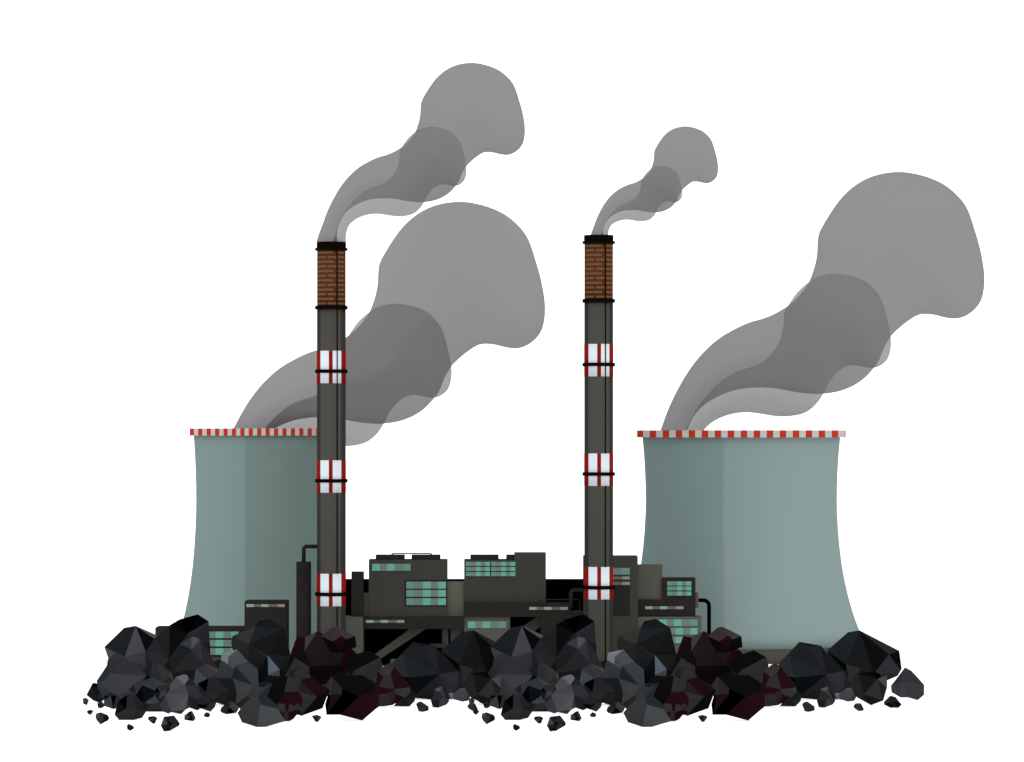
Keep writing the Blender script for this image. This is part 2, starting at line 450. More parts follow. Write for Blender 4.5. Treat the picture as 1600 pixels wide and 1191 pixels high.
# ------------------------------------------------------------------ coal
def inpoly(p, poly):
    x, y = p; c = False; n = len(poly); j = n - 1
    for i in range(n):
        xi, yi = poly[i]; xj, yj = poly[j]
        if (yi > y) != (yj > y) and x < (xj - xi) * (y - yi) / (yj - yi) + xi: c = not c
        j = i
    return c
def pdist(p, poly):
    best = 1e9; px, py = p; n = len(poly)
    for i in range(n):
        ax, ay = poly[i]; bx, by = poly[(i+1) % n]
        dx, dy = bx - ax, by - ay; L = dx*dx + dy*dy
        t = 0 if L == 0 else max(0, min(1, ((px-ax)*dx + (py-ay)*dy) / L))
        best = min(best, math.hypot(px - ax - t*dx, py - ay - t*dy))
    return best
ROCKS = []
def rock(label, outline, facets, base, bottom=None, group='coal lumps heaped in front of the plant', name='coal_lump'):
    """outline: photo-pixel silhouette; facets: [(hex, polygon)]; bottom: row where it meets the ground"""
    rnd = random.Random(len(ROCKS) * 7 + 3)
    yb = bottom or max(p[1] for p in outline)
    d = FP * CAMH / (yb - HZ)
    pts = []; edges = []
    def add_poly(poly):
        ids = []
        for p in poly:
            for k, q in enumerate(pts):
                if abs(q[0]-p[0]) < 0.9 and abs(q[1]-p[1]) < 0.9: ids.append(k); break
            else: pts.append(Vector(p)); ids.append(len(pts) - 1)
        for a, b in zip(ids, ids[1:] + ids[:1]):
            if a != b: edges.append((a, b))
    add_poly(outline)
    for h, poly in facets: add_poly(poly)
    vs, es, fs, *_ = delaunay_2d_cdt([Vector(p) for p in pts], edges, [], 0, 0.2)
    tris = []
    for f in fs:
        c = (sum(vs[i][0] for i in f) / len(f), sum(vs[i][1] for i in f) / len(f))
        if not inpoly(c, outline): continue
        h = base
        for hh, poly in facets:
            if inpoly(c, poly): h = hh
        tris.append((list(f), h))
    u = d / FP
    cx = sum(p[0] for p in outline) / len(outline)
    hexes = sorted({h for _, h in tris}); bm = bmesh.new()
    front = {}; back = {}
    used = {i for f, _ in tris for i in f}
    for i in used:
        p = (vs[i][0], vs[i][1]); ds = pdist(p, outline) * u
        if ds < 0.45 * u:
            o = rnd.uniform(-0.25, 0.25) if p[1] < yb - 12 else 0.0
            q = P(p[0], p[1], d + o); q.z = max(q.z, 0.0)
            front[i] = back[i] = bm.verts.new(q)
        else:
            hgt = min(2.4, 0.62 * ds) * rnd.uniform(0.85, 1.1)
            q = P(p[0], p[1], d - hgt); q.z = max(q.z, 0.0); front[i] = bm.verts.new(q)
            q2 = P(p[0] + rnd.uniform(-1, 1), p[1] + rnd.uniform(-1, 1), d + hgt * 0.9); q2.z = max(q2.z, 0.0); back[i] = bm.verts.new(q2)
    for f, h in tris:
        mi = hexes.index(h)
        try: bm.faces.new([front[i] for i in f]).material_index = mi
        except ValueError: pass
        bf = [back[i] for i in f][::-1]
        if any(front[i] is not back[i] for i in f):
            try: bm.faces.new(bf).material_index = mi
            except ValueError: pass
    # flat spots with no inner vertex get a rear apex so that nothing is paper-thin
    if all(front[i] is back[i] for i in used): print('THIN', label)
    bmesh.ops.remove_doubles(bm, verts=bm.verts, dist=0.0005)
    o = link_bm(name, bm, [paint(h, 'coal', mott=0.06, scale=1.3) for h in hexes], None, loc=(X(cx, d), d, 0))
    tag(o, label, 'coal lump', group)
    o['_d'] = d
    ROCKS.append(o)
    return o

A, B_, C_, D_ = [], [], [], []
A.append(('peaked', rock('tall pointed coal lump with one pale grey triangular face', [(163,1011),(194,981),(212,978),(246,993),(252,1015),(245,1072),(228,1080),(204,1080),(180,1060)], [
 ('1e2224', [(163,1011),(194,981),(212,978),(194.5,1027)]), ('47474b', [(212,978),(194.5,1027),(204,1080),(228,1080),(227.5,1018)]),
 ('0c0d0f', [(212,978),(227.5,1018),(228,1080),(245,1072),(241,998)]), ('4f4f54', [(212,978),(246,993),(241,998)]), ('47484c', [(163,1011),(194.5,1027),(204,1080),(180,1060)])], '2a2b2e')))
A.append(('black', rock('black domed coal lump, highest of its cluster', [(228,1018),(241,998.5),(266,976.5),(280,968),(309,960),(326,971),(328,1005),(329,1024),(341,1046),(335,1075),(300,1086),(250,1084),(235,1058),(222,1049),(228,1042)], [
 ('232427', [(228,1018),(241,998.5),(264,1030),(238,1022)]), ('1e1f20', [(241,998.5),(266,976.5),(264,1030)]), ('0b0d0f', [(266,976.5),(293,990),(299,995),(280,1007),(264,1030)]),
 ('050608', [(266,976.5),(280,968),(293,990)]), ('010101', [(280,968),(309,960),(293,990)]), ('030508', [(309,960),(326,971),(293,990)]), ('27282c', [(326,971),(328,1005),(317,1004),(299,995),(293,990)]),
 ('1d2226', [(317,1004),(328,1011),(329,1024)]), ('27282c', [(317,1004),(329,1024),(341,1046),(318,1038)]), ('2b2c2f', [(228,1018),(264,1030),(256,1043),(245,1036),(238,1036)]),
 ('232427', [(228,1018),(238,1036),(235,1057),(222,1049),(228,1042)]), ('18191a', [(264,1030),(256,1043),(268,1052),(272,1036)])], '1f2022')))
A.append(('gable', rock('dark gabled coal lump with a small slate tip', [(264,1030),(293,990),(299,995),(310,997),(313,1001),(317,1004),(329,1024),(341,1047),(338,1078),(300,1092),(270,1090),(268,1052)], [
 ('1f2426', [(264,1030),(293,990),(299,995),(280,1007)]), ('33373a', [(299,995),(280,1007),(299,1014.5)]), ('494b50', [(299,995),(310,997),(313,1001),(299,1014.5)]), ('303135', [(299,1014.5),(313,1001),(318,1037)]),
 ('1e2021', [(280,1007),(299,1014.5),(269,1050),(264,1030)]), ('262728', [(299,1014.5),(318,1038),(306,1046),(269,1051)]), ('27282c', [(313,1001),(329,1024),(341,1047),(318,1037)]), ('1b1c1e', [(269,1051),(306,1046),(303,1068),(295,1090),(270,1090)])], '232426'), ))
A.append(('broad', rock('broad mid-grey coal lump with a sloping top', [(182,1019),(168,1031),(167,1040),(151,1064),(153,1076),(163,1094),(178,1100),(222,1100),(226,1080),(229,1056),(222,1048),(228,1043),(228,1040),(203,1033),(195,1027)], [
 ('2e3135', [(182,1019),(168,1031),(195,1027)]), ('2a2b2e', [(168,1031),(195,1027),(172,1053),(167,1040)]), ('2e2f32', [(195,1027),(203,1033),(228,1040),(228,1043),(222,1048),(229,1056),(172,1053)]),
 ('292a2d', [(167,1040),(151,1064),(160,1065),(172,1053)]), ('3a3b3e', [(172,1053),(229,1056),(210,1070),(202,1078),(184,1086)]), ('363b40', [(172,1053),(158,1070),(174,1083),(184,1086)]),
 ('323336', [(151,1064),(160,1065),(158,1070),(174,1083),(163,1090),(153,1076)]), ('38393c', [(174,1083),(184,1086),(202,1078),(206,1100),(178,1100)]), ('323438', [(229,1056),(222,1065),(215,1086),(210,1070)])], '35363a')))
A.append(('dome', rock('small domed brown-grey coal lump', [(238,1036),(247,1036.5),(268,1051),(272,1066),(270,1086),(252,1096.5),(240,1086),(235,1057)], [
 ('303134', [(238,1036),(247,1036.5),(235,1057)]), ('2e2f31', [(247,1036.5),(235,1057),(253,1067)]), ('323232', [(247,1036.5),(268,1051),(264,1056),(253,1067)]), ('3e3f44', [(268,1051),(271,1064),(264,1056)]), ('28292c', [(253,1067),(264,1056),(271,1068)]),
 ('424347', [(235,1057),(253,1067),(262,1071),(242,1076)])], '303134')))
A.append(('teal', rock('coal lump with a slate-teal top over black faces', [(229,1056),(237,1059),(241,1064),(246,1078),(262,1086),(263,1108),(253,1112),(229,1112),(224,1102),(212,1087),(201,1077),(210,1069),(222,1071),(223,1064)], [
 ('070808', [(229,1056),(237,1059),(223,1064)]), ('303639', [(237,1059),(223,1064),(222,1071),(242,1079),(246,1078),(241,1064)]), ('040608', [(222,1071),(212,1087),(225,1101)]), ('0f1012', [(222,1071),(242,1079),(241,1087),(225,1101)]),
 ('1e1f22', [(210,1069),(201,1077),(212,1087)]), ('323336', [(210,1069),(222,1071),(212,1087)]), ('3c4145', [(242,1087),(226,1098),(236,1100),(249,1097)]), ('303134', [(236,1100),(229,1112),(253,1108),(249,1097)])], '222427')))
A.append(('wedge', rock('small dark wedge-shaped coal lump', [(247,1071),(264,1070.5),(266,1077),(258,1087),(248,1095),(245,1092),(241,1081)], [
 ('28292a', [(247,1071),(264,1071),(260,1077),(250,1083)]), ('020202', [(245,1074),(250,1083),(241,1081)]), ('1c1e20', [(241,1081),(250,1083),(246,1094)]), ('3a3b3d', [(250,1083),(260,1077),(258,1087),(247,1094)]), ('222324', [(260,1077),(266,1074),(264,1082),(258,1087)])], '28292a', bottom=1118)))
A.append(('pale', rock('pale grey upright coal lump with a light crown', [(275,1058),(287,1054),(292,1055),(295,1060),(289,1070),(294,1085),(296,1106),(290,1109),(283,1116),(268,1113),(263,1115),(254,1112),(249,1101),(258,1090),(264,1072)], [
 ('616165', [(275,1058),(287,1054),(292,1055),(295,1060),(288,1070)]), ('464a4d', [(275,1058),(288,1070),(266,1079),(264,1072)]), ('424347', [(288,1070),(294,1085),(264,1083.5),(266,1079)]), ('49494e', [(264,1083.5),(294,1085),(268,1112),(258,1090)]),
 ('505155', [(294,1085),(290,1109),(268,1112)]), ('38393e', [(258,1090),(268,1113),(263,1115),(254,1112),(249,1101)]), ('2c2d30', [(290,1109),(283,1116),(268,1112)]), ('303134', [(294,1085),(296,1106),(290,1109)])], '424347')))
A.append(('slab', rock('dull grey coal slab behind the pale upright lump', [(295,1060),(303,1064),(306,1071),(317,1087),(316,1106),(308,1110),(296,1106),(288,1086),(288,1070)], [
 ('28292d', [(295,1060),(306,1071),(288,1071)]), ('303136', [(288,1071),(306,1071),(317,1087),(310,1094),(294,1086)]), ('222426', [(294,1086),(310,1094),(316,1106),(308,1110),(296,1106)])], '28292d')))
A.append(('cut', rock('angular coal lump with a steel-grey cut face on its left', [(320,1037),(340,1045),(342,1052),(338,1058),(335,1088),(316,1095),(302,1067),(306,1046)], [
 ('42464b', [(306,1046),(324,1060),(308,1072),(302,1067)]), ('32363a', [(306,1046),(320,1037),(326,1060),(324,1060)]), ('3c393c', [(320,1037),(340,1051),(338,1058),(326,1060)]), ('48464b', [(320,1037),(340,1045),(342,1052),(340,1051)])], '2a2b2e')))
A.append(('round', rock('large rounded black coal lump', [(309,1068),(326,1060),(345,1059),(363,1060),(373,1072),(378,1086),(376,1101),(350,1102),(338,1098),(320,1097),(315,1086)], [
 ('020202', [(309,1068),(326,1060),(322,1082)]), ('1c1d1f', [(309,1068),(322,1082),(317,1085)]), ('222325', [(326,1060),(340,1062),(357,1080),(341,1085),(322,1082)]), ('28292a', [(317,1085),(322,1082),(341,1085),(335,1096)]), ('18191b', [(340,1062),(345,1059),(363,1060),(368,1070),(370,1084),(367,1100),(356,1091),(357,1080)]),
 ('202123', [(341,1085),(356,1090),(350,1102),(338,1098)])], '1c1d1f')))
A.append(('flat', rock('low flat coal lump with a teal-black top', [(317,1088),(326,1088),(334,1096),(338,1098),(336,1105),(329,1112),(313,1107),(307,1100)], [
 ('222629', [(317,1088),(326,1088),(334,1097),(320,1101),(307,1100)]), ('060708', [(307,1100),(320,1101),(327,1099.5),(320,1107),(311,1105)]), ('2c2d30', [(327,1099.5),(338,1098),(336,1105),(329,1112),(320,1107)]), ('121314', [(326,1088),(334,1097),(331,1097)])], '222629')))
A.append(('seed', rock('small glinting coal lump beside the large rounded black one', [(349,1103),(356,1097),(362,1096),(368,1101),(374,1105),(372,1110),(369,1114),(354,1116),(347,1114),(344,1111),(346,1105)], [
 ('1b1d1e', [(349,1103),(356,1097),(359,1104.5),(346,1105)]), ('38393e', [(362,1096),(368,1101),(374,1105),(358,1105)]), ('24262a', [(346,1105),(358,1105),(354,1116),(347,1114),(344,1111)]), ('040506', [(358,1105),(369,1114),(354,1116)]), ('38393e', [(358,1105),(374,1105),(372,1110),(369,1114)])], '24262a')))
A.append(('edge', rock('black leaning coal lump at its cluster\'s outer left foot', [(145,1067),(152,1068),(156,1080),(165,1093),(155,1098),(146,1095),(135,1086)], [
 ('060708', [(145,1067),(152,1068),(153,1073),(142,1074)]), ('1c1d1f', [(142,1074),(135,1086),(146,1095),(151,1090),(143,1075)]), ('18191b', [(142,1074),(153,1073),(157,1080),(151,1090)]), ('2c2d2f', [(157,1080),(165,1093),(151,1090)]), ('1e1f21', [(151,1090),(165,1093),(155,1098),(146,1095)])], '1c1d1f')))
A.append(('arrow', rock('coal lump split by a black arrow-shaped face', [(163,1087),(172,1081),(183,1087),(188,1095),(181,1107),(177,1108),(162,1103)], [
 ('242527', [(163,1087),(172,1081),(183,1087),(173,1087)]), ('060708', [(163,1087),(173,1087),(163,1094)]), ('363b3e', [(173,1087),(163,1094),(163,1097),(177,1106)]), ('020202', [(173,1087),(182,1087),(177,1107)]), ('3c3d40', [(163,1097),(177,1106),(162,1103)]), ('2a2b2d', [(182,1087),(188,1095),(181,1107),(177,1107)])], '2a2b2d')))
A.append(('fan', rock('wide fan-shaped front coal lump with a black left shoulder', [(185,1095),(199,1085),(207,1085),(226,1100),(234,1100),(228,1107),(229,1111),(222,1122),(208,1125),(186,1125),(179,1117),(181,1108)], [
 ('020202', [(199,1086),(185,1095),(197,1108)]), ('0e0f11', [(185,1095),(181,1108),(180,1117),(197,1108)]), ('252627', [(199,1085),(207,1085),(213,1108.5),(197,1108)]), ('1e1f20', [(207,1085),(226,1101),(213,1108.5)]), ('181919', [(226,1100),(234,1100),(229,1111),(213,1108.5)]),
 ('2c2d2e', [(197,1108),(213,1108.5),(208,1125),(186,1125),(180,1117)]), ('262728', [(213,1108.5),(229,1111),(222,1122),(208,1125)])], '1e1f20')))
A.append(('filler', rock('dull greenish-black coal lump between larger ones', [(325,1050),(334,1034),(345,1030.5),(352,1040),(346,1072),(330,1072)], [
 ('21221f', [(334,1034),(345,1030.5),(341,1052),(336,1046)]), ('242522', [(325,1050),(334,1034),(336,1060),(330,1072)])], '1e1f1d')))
PEB = [
 ('five-sided black pebble', [(129,1092),(134,1090),(139,1094),(136,1102),(130,1100)]),
 ('flattish oval pebble', [(135,1112),(140,1109),(145,1110),(146,1112),(142,1117),(138,1116)]),
 ('kite-shaped teal-grey chip', [(150,1115),(157,1113),(168,1117),(171,1122),(169,1126),(157,1132),(152,1127),(149,1121)]),
 ('lone rounded pebble lying farthest forward', [(198,1134),(201,1131),(208,1134),(210,1138),(204,1142),(199,1140)]),
 ('tapered dark pebble with a flat top', [(231,1124),(232,1120),(241,1119),(246,1122),(242,1131),(237,1130)]),
 ('biggest loose chunk, a black pentagon', [(256,1120),(272,1118),(281,1130),(280,1134),(266,1142),(256,1143),(251,1134)]),
 ('pale notched shard', [(288,1118),(296,1112),(300,1111),(303,1116),(306,1123),(302,1127),(295,1126),(288,1125)]),
 ('tiny smooth pebble', [(318,1117),(322,1113),(327,1114),(329,1118),(326,1121),(319,1120)]),
 ('knobbly black pebble touching the heap', [(152,1099),(159,1096),(163,1101),(163,1104),(158,1107),(153,1106)]),
]
TONES = ['1a1b1d', '222427', '0c0d0f', '303338', '2a2d31', '17181a', '3a3d42']
def pebble(label, out, seed, base='222427', tones=TONES):
    rnd = random.Random(seed)
    cx = sum(p[0] for p in out) / len(out) + rnd.uniform(-0.6, 0.6); cy = sum(p[1] for p in out) / len(out) - 1 + rnd.uniform(-.5, .5)
    fac = []; n = len(out); w_ = max(p[0] for p in out) - min(p[0] for p in out)
    r1 = 0.35
    ins = [(cx + (p[0]-cx)*r1*rnd.uniform(.8, 1.3), cy + (p[1]-cy)*r1*rnd.uniform(.8, 1.2)) for p in out[::2]] if w_ > 14 else [(cx, cy)]
    m = len(ins)
    if m > 2: fac.append((rnd.choice(tones), ins))
    for i in range(n):
        a, b = out[i], out[(i+1) % n]
        j = (i // 2) % m
        k = ((i + 1) // 2) % m
        poly = [a, b, ins[k]] + ([ins[j]] if k != j else [])
        fac.append((rnd.choice(tones), poly))
    return rock(label, out, fac, base, group='loose coal pebbles along the front of the heap', name='coal_pebble')
for i, (l, o_) in enumerate(PEB): A.append(('peb', pebble(l, o_, 11 + i)))

# blue-grey cluster
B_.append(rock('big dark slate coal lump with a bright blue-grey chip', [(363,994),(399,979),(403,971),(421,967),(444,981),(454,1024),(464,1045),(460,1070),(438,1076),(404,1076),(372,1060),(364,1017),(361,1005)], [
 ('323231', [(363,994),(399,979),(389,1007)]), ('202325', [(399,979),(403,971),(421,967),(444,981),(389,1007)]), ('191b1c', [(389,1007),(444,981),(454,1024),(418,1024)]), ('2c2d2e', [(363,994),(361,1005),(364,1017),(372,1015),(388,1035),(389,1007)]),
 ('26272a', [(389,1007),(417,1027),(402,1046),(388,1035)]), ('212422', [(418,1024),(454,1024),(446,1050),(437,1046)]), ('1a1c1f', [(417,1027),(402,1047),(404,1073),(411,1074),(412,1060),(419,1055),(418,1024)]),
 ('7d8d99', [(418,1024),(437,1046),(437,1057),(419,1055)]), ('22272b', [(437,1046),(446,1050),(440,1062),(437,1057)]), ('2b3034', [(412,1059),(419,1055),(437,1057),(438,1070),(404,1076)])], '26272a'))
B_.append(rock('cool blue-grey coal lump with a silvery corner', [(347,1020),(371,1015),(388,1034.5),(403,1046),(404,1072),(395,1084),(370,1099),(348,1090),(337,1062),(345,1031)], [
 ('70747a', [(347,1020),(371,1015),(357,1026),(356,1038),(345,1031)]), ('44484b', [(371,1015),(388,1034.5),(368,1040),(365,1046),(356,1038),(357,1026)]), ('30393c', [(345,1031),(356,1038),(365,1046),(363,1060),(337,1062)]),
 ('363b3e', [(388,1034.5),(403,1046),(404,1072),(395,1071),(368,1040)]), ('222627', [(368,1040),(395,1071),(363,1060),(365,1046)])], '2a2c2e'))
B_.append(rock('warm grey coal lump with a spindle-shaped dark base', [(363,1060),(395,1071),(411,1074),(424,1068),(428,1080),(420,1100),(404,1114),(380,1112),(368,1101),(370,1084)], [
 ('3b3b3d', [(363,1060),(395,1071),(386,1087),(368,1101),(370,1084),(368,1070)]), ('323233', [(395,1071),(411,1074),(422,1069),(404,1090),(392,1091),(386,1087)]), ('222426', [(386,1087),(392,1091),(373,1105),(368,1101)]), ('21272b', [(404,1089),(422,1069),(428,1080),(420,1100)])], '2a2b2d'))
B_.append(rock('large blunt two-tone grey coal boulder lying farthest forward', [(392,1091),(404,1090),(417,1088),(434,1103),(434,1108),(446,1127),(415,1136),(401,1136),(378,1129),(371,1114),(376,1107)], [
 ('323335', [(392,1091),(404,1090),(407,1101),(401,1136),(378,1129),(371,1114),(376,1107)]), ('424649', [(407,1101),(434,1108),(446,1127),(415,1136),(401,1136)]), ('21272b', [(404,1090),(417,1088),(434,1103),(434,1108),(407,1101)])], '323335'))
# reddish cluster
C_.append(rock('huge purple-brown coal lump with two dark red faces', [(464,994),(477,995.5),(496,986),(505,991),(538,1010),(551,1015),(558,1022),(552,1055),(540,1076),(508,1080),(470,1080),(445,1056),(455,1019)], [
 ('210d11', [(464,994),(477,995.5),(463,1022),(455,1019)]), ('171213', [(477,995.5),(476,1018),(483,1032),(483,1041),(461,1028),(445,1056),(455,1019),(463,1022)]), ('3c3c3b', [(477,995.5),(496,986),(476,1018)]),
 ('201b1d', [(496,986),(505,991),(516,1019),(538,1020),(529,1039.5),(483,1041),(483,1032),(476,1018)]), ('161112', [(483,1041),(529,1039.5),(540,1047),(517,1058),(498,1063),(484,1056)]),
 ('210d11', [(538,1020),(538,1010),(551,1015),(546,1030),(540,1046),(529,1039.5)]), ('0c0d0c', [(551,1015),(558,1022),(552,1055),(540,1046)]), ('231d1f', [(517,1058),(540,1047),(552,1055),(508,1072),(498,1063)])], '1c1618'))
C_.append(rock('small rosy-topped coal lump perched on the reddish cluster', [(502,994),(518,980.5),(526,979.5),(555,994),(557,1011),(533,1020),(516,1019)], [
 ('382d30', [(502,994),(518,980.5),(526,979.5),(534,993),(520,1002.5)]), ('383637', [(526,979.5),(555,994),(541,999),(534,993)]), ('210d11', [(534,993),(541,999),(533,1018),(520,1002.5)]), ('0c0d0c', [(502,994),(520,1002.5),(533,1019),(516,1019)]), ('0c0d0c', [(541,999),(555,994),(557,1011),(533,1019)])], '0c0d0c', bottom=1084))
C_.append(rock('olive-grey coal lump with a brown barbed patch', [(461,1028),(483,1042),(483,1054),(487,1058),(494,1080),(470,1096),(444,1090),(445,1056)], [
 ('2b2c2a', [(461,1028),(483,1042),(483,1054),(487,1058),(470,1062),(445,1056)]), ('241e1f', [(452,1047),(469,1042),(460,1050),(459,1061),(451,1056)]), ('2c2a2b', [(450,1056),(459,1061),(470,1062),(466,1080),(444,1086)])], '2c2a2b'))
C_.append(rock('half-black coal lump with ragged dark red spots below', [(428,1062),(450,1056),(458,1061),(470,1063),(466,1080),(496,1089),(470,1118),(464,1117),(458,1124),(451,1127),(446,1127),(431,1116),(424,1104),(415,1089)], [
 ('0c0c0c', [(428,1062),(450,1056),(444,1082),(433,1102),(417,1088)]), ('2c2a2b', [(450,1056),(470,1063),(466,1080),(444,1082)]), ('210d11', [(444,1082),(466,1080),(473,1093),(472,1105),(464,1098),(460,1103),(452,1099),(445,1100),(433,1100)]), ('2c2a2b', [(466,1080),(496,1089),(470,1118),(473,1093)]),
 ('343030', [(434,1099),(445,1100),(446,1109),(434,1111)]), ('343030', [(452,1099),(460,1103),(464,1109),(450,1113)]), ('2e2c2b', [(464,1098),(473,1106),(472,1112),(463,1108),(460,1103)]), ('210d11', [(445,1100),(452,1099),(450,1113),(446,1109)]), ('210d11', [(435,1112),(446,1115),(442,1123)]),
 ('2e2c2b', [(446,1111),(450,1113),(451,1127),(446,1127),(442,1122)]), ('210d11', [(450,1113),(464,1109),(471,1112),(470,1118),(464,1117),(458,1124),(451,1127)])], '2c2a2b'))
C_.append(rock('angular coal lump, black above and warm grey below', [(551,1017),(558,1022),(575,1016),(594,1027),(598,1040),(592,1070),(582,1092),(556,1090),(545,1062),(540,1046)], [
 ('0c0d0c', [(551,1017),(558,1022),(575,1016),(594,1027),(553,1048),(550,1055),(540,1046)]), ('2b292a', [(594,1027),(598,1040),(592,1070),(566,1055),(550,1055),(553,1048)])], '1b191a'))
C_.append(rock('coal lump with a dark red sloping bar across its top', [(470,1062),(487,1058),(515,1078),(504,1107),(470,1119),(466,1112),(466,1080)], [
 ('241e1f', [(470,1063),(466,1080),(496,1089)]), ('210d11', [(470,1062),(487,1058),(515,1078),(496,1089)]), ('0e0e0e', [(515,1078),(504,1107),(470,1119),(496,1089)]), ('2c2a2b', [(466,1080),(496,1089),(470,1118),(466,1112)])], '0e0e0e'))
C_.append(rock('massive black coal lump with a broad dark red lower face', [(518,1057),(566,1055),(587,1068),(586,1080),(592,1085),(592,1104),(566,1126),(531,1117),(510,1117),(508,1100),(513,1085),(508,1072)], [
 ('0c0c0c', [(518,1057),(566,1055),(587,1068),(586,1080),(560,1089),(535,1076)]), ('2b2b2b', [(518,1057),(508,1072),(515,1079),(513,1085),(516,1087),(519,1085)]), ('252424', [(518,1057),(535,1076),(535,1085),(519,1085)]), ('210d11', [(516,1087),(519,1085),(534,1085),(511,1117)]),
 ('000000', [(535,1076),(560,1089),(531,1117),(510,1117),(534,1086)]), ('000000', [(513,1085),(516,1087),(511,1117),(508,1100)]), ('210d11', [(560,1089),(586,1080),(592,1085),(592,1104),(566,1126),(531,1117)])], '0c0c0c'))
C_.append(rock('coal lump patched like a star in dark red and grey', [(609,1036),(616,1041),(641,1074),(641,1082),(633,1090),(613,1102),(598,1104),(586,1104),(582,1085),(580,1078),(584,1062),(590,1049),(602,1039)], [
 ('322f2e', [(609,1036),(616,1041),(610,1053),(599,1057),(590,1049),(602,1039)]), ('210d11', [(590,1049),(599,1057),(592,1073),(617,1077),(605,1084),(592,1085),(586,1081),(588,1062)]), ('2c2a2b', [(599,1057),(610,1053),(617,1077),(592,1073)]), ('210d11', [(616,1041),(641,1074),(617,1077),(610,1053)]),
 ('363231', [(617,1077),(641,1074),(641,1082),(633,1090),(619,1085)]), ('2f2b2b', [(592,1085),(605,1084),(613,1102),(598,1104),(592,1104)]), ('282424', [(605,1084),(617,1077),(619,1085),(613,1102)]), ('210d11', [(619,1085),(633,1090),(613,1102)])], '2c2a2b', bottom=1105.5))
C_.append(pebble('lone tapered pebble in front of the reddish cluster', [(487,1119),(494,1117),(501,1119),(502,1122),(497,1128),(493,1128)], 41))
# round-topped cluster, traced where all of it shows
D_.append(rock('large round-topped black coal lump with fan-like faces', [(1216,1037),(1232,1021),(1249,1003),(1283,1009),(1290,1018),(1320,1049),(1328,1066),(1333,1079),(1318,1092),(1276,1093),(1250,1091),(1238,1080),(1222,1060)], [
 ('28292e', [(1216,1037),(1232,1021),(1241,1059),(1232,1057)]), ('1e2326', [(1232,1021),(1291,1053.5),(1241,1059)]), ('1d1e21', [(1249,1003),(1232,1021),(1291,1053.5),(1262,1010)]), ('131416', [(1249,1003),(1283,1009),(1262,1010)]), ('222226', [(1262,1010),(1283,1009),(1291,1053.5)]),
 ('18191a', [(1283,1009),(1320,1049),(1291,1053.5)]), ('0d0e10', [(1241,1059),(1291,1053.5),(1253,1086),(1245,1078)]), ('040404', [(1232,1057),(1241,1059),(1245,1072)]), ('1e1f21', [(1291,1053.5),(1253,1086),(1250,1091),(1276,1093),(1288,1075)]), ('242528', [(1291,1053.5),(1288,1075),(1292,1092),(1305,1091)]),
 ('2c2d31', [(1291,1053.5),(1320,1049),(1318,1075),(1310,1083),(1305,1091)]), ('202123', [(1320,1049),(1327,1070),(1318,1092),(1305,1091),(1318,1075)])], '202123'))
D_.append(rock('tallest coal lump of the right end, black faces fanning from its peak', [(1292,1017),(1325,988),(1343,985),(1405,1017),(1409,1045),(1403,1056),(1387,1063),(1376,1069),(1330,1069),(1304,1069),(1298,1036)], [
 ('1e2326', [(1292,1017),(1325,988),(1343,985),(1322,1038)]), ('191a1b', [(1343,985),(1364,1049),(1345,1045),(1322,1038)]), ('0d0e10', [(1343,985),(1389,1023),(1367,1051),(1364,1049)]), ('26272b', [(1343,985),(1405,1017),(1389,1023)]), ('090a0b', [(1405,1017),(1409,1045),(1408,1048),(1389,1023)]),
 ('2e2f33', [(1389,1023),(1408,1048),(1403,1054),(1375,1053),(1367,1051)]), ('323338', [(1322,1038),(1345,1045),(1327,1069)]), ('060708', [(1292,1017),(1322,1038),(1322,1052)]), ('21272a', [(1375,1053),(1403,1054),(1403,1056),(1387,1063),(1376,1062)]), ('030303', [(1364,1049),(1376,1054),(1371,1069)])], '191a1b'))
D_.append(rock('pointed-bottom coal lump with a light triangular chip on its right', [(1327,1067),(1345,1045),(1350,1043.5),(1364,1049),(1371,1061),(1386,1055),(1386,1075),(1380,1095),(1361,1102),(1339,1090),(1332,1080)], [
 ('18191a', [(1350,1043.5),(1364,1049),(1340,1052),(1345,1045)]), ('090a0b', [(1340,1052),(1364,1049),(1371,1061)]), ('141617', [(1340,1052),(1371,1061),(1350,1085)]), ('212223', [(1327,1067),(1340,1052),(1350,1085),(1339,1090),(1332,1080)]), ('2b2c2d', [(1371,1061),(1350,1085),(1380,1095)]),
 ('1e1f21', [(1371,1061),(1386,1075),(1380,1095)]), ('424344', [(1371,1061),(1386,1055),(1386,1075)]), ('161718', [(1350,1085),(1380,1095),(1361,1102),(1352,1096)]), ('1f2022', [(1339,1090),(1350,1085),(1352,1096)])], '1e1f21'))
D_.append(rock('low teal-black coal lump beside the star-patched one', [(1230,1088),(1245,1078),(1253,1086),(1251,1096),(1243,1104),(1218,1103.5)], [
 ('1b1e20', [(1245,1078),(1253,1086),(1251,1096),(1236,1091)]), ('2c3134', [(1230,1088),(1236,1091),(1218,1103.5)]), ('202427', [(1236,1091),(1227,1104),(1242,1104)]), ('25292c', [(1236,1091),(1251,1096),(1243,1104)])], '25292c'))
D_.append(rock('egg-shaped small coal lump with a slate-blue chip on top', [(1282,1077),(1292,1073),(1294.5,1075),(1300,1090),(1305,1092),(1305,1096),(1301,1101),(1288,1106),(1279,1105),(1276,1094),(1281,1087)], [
 ('464c50', [(1282,1077),(1292,1073),(1294.5,1075),(1289,1081)]), ('1b1d1f', [(1276,1094),(1291,1094),(1288,1106),(1279,1105)]), ('272727', [(1281,1087),(1289,1081),(1298,1091),(1291,1094),(1276,1094)]), ('383c40', [(1291,1094),(1298,1091),(1299,1101),(1288,1106)]), ('2e3235', [(1298,1091),(1305,1092),(1305,1096),(1299,1101)]), ('323337', [(1289,1081),(1294.5,1075),(1300,1090),(1298,1091)])], '27282a', bottom=1106.5))
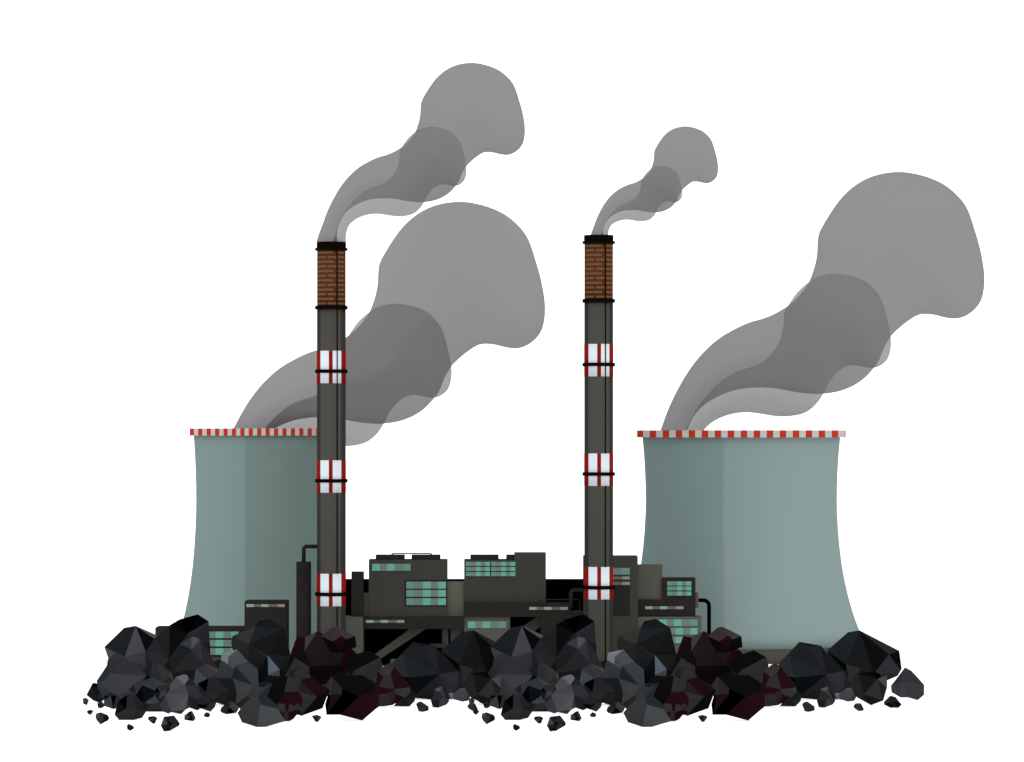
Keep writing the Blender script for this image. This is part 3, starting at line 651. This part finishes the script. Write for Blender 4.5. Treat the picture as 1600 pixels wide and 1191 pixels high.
D_.append(rock('light grey dome-shaped small coal lump with a whitish tip', [(1304,1083),(1312,1083),(1320,1077),(1330,1074),(1337,1084),(1338,1089),(1335,1095),(1325,1096.5),(1310,1092),(1306,1089)], [
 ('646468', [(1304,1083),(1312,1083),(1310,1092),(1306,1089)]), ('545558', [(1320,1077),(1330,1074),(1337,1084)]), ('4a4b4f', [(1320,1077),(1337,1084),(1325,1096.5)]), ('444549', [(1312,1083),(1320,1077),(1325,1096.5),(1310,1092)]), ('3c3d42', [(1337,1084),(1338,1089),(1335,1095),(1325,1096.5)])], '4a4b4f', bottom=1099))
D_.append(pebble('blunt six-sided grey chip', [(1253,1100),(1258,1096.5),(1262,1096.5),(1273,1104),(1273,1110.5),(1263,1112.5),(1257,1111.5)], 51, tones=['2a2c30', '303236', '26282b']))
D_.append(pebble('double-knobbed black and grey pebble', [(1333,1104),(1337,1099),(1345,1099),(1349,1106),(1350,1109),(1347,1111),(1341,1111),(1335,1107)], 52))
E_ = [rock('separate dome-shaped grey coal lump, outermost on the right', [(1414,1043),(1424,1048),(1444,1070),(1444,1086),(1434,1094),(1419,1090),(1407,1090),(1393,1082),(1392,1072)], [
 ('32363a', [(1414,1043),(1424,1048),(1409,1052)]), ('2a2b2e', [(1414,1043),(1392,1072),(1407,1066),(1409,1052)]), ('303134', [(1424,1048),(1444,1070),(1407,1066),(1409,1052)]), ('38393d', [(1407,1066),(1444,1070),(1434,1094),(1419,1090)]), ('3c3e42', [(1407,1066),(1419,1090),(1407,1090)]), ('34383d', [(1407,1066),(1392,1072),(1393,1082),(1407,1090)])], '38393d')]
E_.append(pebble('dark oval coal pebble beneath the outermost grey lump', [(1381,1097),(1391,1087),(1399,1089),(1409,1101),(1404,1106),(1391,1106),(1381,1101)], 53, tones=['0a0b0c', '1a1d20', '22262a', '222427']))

WHERE = {'A': ('left end of heap', 'left of right chimney'), 'B': ('left of the silo', 'right of right chimney'),
         'C': ('at left chimney foot', 'under wide cooling tower'), 'D': ('under the boiler house', 'right end of heap')}
def twin(o, dx, lab0, lab1):
    base = o['label']
    o['label'] = base + ', ' + lab0
    c = o.copy(); COL.objects.link(c)
    c.location.x += dx * o['_d'] / FP
    c['label'] = base + ', ' + lab1
    return c
for _, o in A: twin(o, 603.2, *WHERE['A'])
for o in B_: twin(o, 603.2, *WHERE['B'])
for o in C_: twin(o, 603.2, *WHERE['C'])
for o in D_: 
    if 'right end, black' in o['label']: o['label'] = 'tall coal lump with black faces fanning from its peak'
    twin(o, -603.2, WHERE['D'][1], WHERE['D'][0])
for o in bpy.data.objects:
    if '_d' in o: del o['_d']

# ------------------------------------------------------------------ fine coal under the lumps
rnd = random.Random(5); bm = bmesh.new(); rows = []
prof = [(504, 0.0), (507, 0.7), (512, 1.25), (518, 0.8), (524, 0.0)]
for i in range(111):
    x = 172 + i * (1345 - 172) / 110; e = min(1.0, i / 4, (110 - i) / 4)
    rows.append([bm.verts.new((X(x + (rnd.uniform(-4, 4) if 0 < i < 110 else 0), dd), dd + rnd.uniform(-.7, .7), max(0.0, z * e * rnd.uniform(.6, 1.15)) + 0.004)) for dd, z in prof])
for A0, B0 in zip(rows, rows[1:]):
    for k in range(4):
        q = (A0[k], B0[k], B0[k+1], A0[k+1]); t = rnd.random() < 0.5
        for f in ((q[0], q[1], q[2]), (q[0], q[2], q[3])): bm.faces.new(f).material_index = rnd.randrange(4)
o = link_bm('coal_slack', bm, [paint(h, 'coal', mott=0.06, scale=1.3) for h in ('1a1b1d', '222426', '141517', '28292b')], None, loc=(X(760, 512), 512, 0))
tag(o, 'low bank of fine black coal filling the gaps behind the big lumps', 'coal', kind='stuff')

# ------------------------------------------------------------------ smoke
SA = [(20,1257),(36,1205),(60,1143),(90,1060),(130,975),(180,890),(240,815),(310,753),(385,710),(440,686),(490,672),(540,652),(600,616),(650,570),(688,515),(713,445),(722,395),(724,350),(730,312),(748,275),(785,215),(830,155),(890,103),(960,68),(1040,52),(1110,54),(1190,73),(1260,105),(1320,155),(1360,212),(1390,300),(1415,390),(1429,480),(1427,550),(1410,605),(1370,648),(1320,670),(1270,668),(1220,656),(1175,652),(1140,660),(1095,690),(1060,720),(1033,748),(1005,795),(985,845),(962,880),(920,925),(870,958),(810,980),(740,990),(680,988),(620,980),(560,968),(500,963),(440,964),(370,975),(300,1002),(240,1040),(200,1085),(174,1138),(160,1190),(161,1257)]
SB = [(131,1257),(148,1195),(168,1143),(190,1095),(225,1035),(270,980),(330,925),(390,893),(450,874),(500,848),(545,800),(572,740),(581,690),(583,650),(600,615),(640,558),(690,515),(740,490),(800,482),(870,492),(930,517),(975,560),(1000,605),(1020,680),(1034,750),(1032,805),(1018,845),(990,870),(960,880),(920,876),(875,868),(840,876),(800,905),(770,945),(750,985),(725,1025),(690,1058),(650,1077),(590,1085),(540,1083),(490,1075),(430,1068),(370,1073),(310,1092),(265,1120),(238,1152),(222,1200),(219,1257)]
def srcpx(p): return (1010 + p[0] / 2.707, 250 + p[1] / 2.707)
def spline(pts, n=5):
    out = []
    m = len(pts)
    for i in range(m - 1):
        p0 = Vector(pts[max(i-1, 0)]); p1 = Vector(pts[i]); p2 = Vector(pts[i+1]); p3 = Vector(pts[min(i+2, m-1)])
        for k in range(n):
            t = k / n
            q = 0.5 * ((2*p1) + (p2-p0)*t + (2*p0-5*p1+4*p2-p3)*t*t + (3*p1-p0-3*p2+p3)*t*t*t)
            out.append((q.x, q.y))
    out.append(tuple(pts[-1]))
    return out
def plume_mesh(name, pts, fmap, d, drift, mat, parent, s):
    out = [fmap(p) for p in spline([srcpx(q) for q in pts], 3)]
    u = d / FP
    base = out[0]; xs = [p[0] for p in out]; ys = [p[1] for p in out]
    step = 11.0 * s
    pts2 = [Vector(p) for p in out]; n = len(out); edges = [(i, (i+1) % n) for i in range(n)]
    y = min(ys)
    row = 0
    while y < max(ys):
        x = min(xs) + (step / 2 if row % 2 else 0)
        while x < max(xs):
            if inpoly((x, y), out) and pdist((x, y), out) > step * 0.35: pts2.append(Vector((x, y)))
            x += step
        y += step * 0.87; row += 1
    # extra inner ring close to the edge for a round shoulder
    vs, es, fs, *_ = delaunay_2d_cdt(pts2, edges, [], 0, 0.01)
    bm = bmesh.new(); F = {}; Bk = {}
    tri = [f for f in fs if inpoly((sum(vs[i][0] for i in f)/3, sum(vs[i][1] for i in f)/3), out)]
    H = max(ys) - min(ys)
    for i in {i for f in tri for i in f}:
        p = (vs[i][0], vs[i][1]); ds = pdist(p, out) * u
        dd = d + drift * max(0, (max(ys) - p[1]) / H) ** 0.8
        if ds < 0.02: F[i] = Bk[i] = bm.verts.new(P(p[0], p[1], dd))
        else:
            h = (1.5 * (ds / s) ** 0.7) * s * 0.9
            F[i] = bm.verts.new(P(p[0], p[1], dd - h)); Bk[i] = bm.verts.new(P(p[0], p[1], dd + h))
    for f in tri:
        bm.faces.new([F[i] for i in f]).smooth = True
        if any(F[i] is not Bk[i] for i in f): bm.faces.new([Bk[i] for i in f][::-1]).smooth = True
    return link_bm(name, bm, mat, parent)
SM_A = smoke_mat('soot_smoke', 0.30, (0.155, 0.149, 0.152))
SM_B = smoke_mat('soot_smoke_inner', 0.378, (0.192, 0.182, 0.186))
SM_A2 = smoke_mat('soot_smoke_lightened', 0.30, (0.182, 0.175, 0.179))  # lighter copy of the outer smoke, makes up for weaker light on the left plume
def plume(fmap, d, s, mouth, label, lean=1):
    r = empty('smoke_plume', mouth, label, 'smoke', 'grey smoke plumes drifting right')
    plume_mesh('outer_smoke', SA, fmap, d + 1.5 * s * lean, 16 * s * lean, SM_A if lean > 0 else SM_A2, r, s)
    plume_mesh('inner_smoke', SB, fmap, d - 1.0 * s * lean, -16 * s * lean, SM_B, r, s)
plume(lambda p: p, 594, 1.0, (X(1066, 594), 594, CAMH), 'large smoke plume rising from the wide cooling tower on the right')
plume(lambda p: (p[0] - 686.5, p[1] + 46.6), 600, 1.0, (X(400, 600), 600, CAMH), 'large smoke plume passing behind the left chimney', lean=-1)
plume(lambda p: (657.1 + .6257 * (p[0] - 1277.5), 98.6 + .628 * (p[1] - 269.2)), CD, 0.627, (X(518, CD), CD, Z(378, CD)), 'medium smoke plume blowing from the top of the left chimney')
plume(lambda p: (1022 + .3843 * (p[0] - 1277.5), 197.8 + .388 * (p[1] - 269.2)), CD, 0.386, (X(936, CD), CD, Z(368, CD)), 'smallest smoke plume, rising from the top of the right chimney')
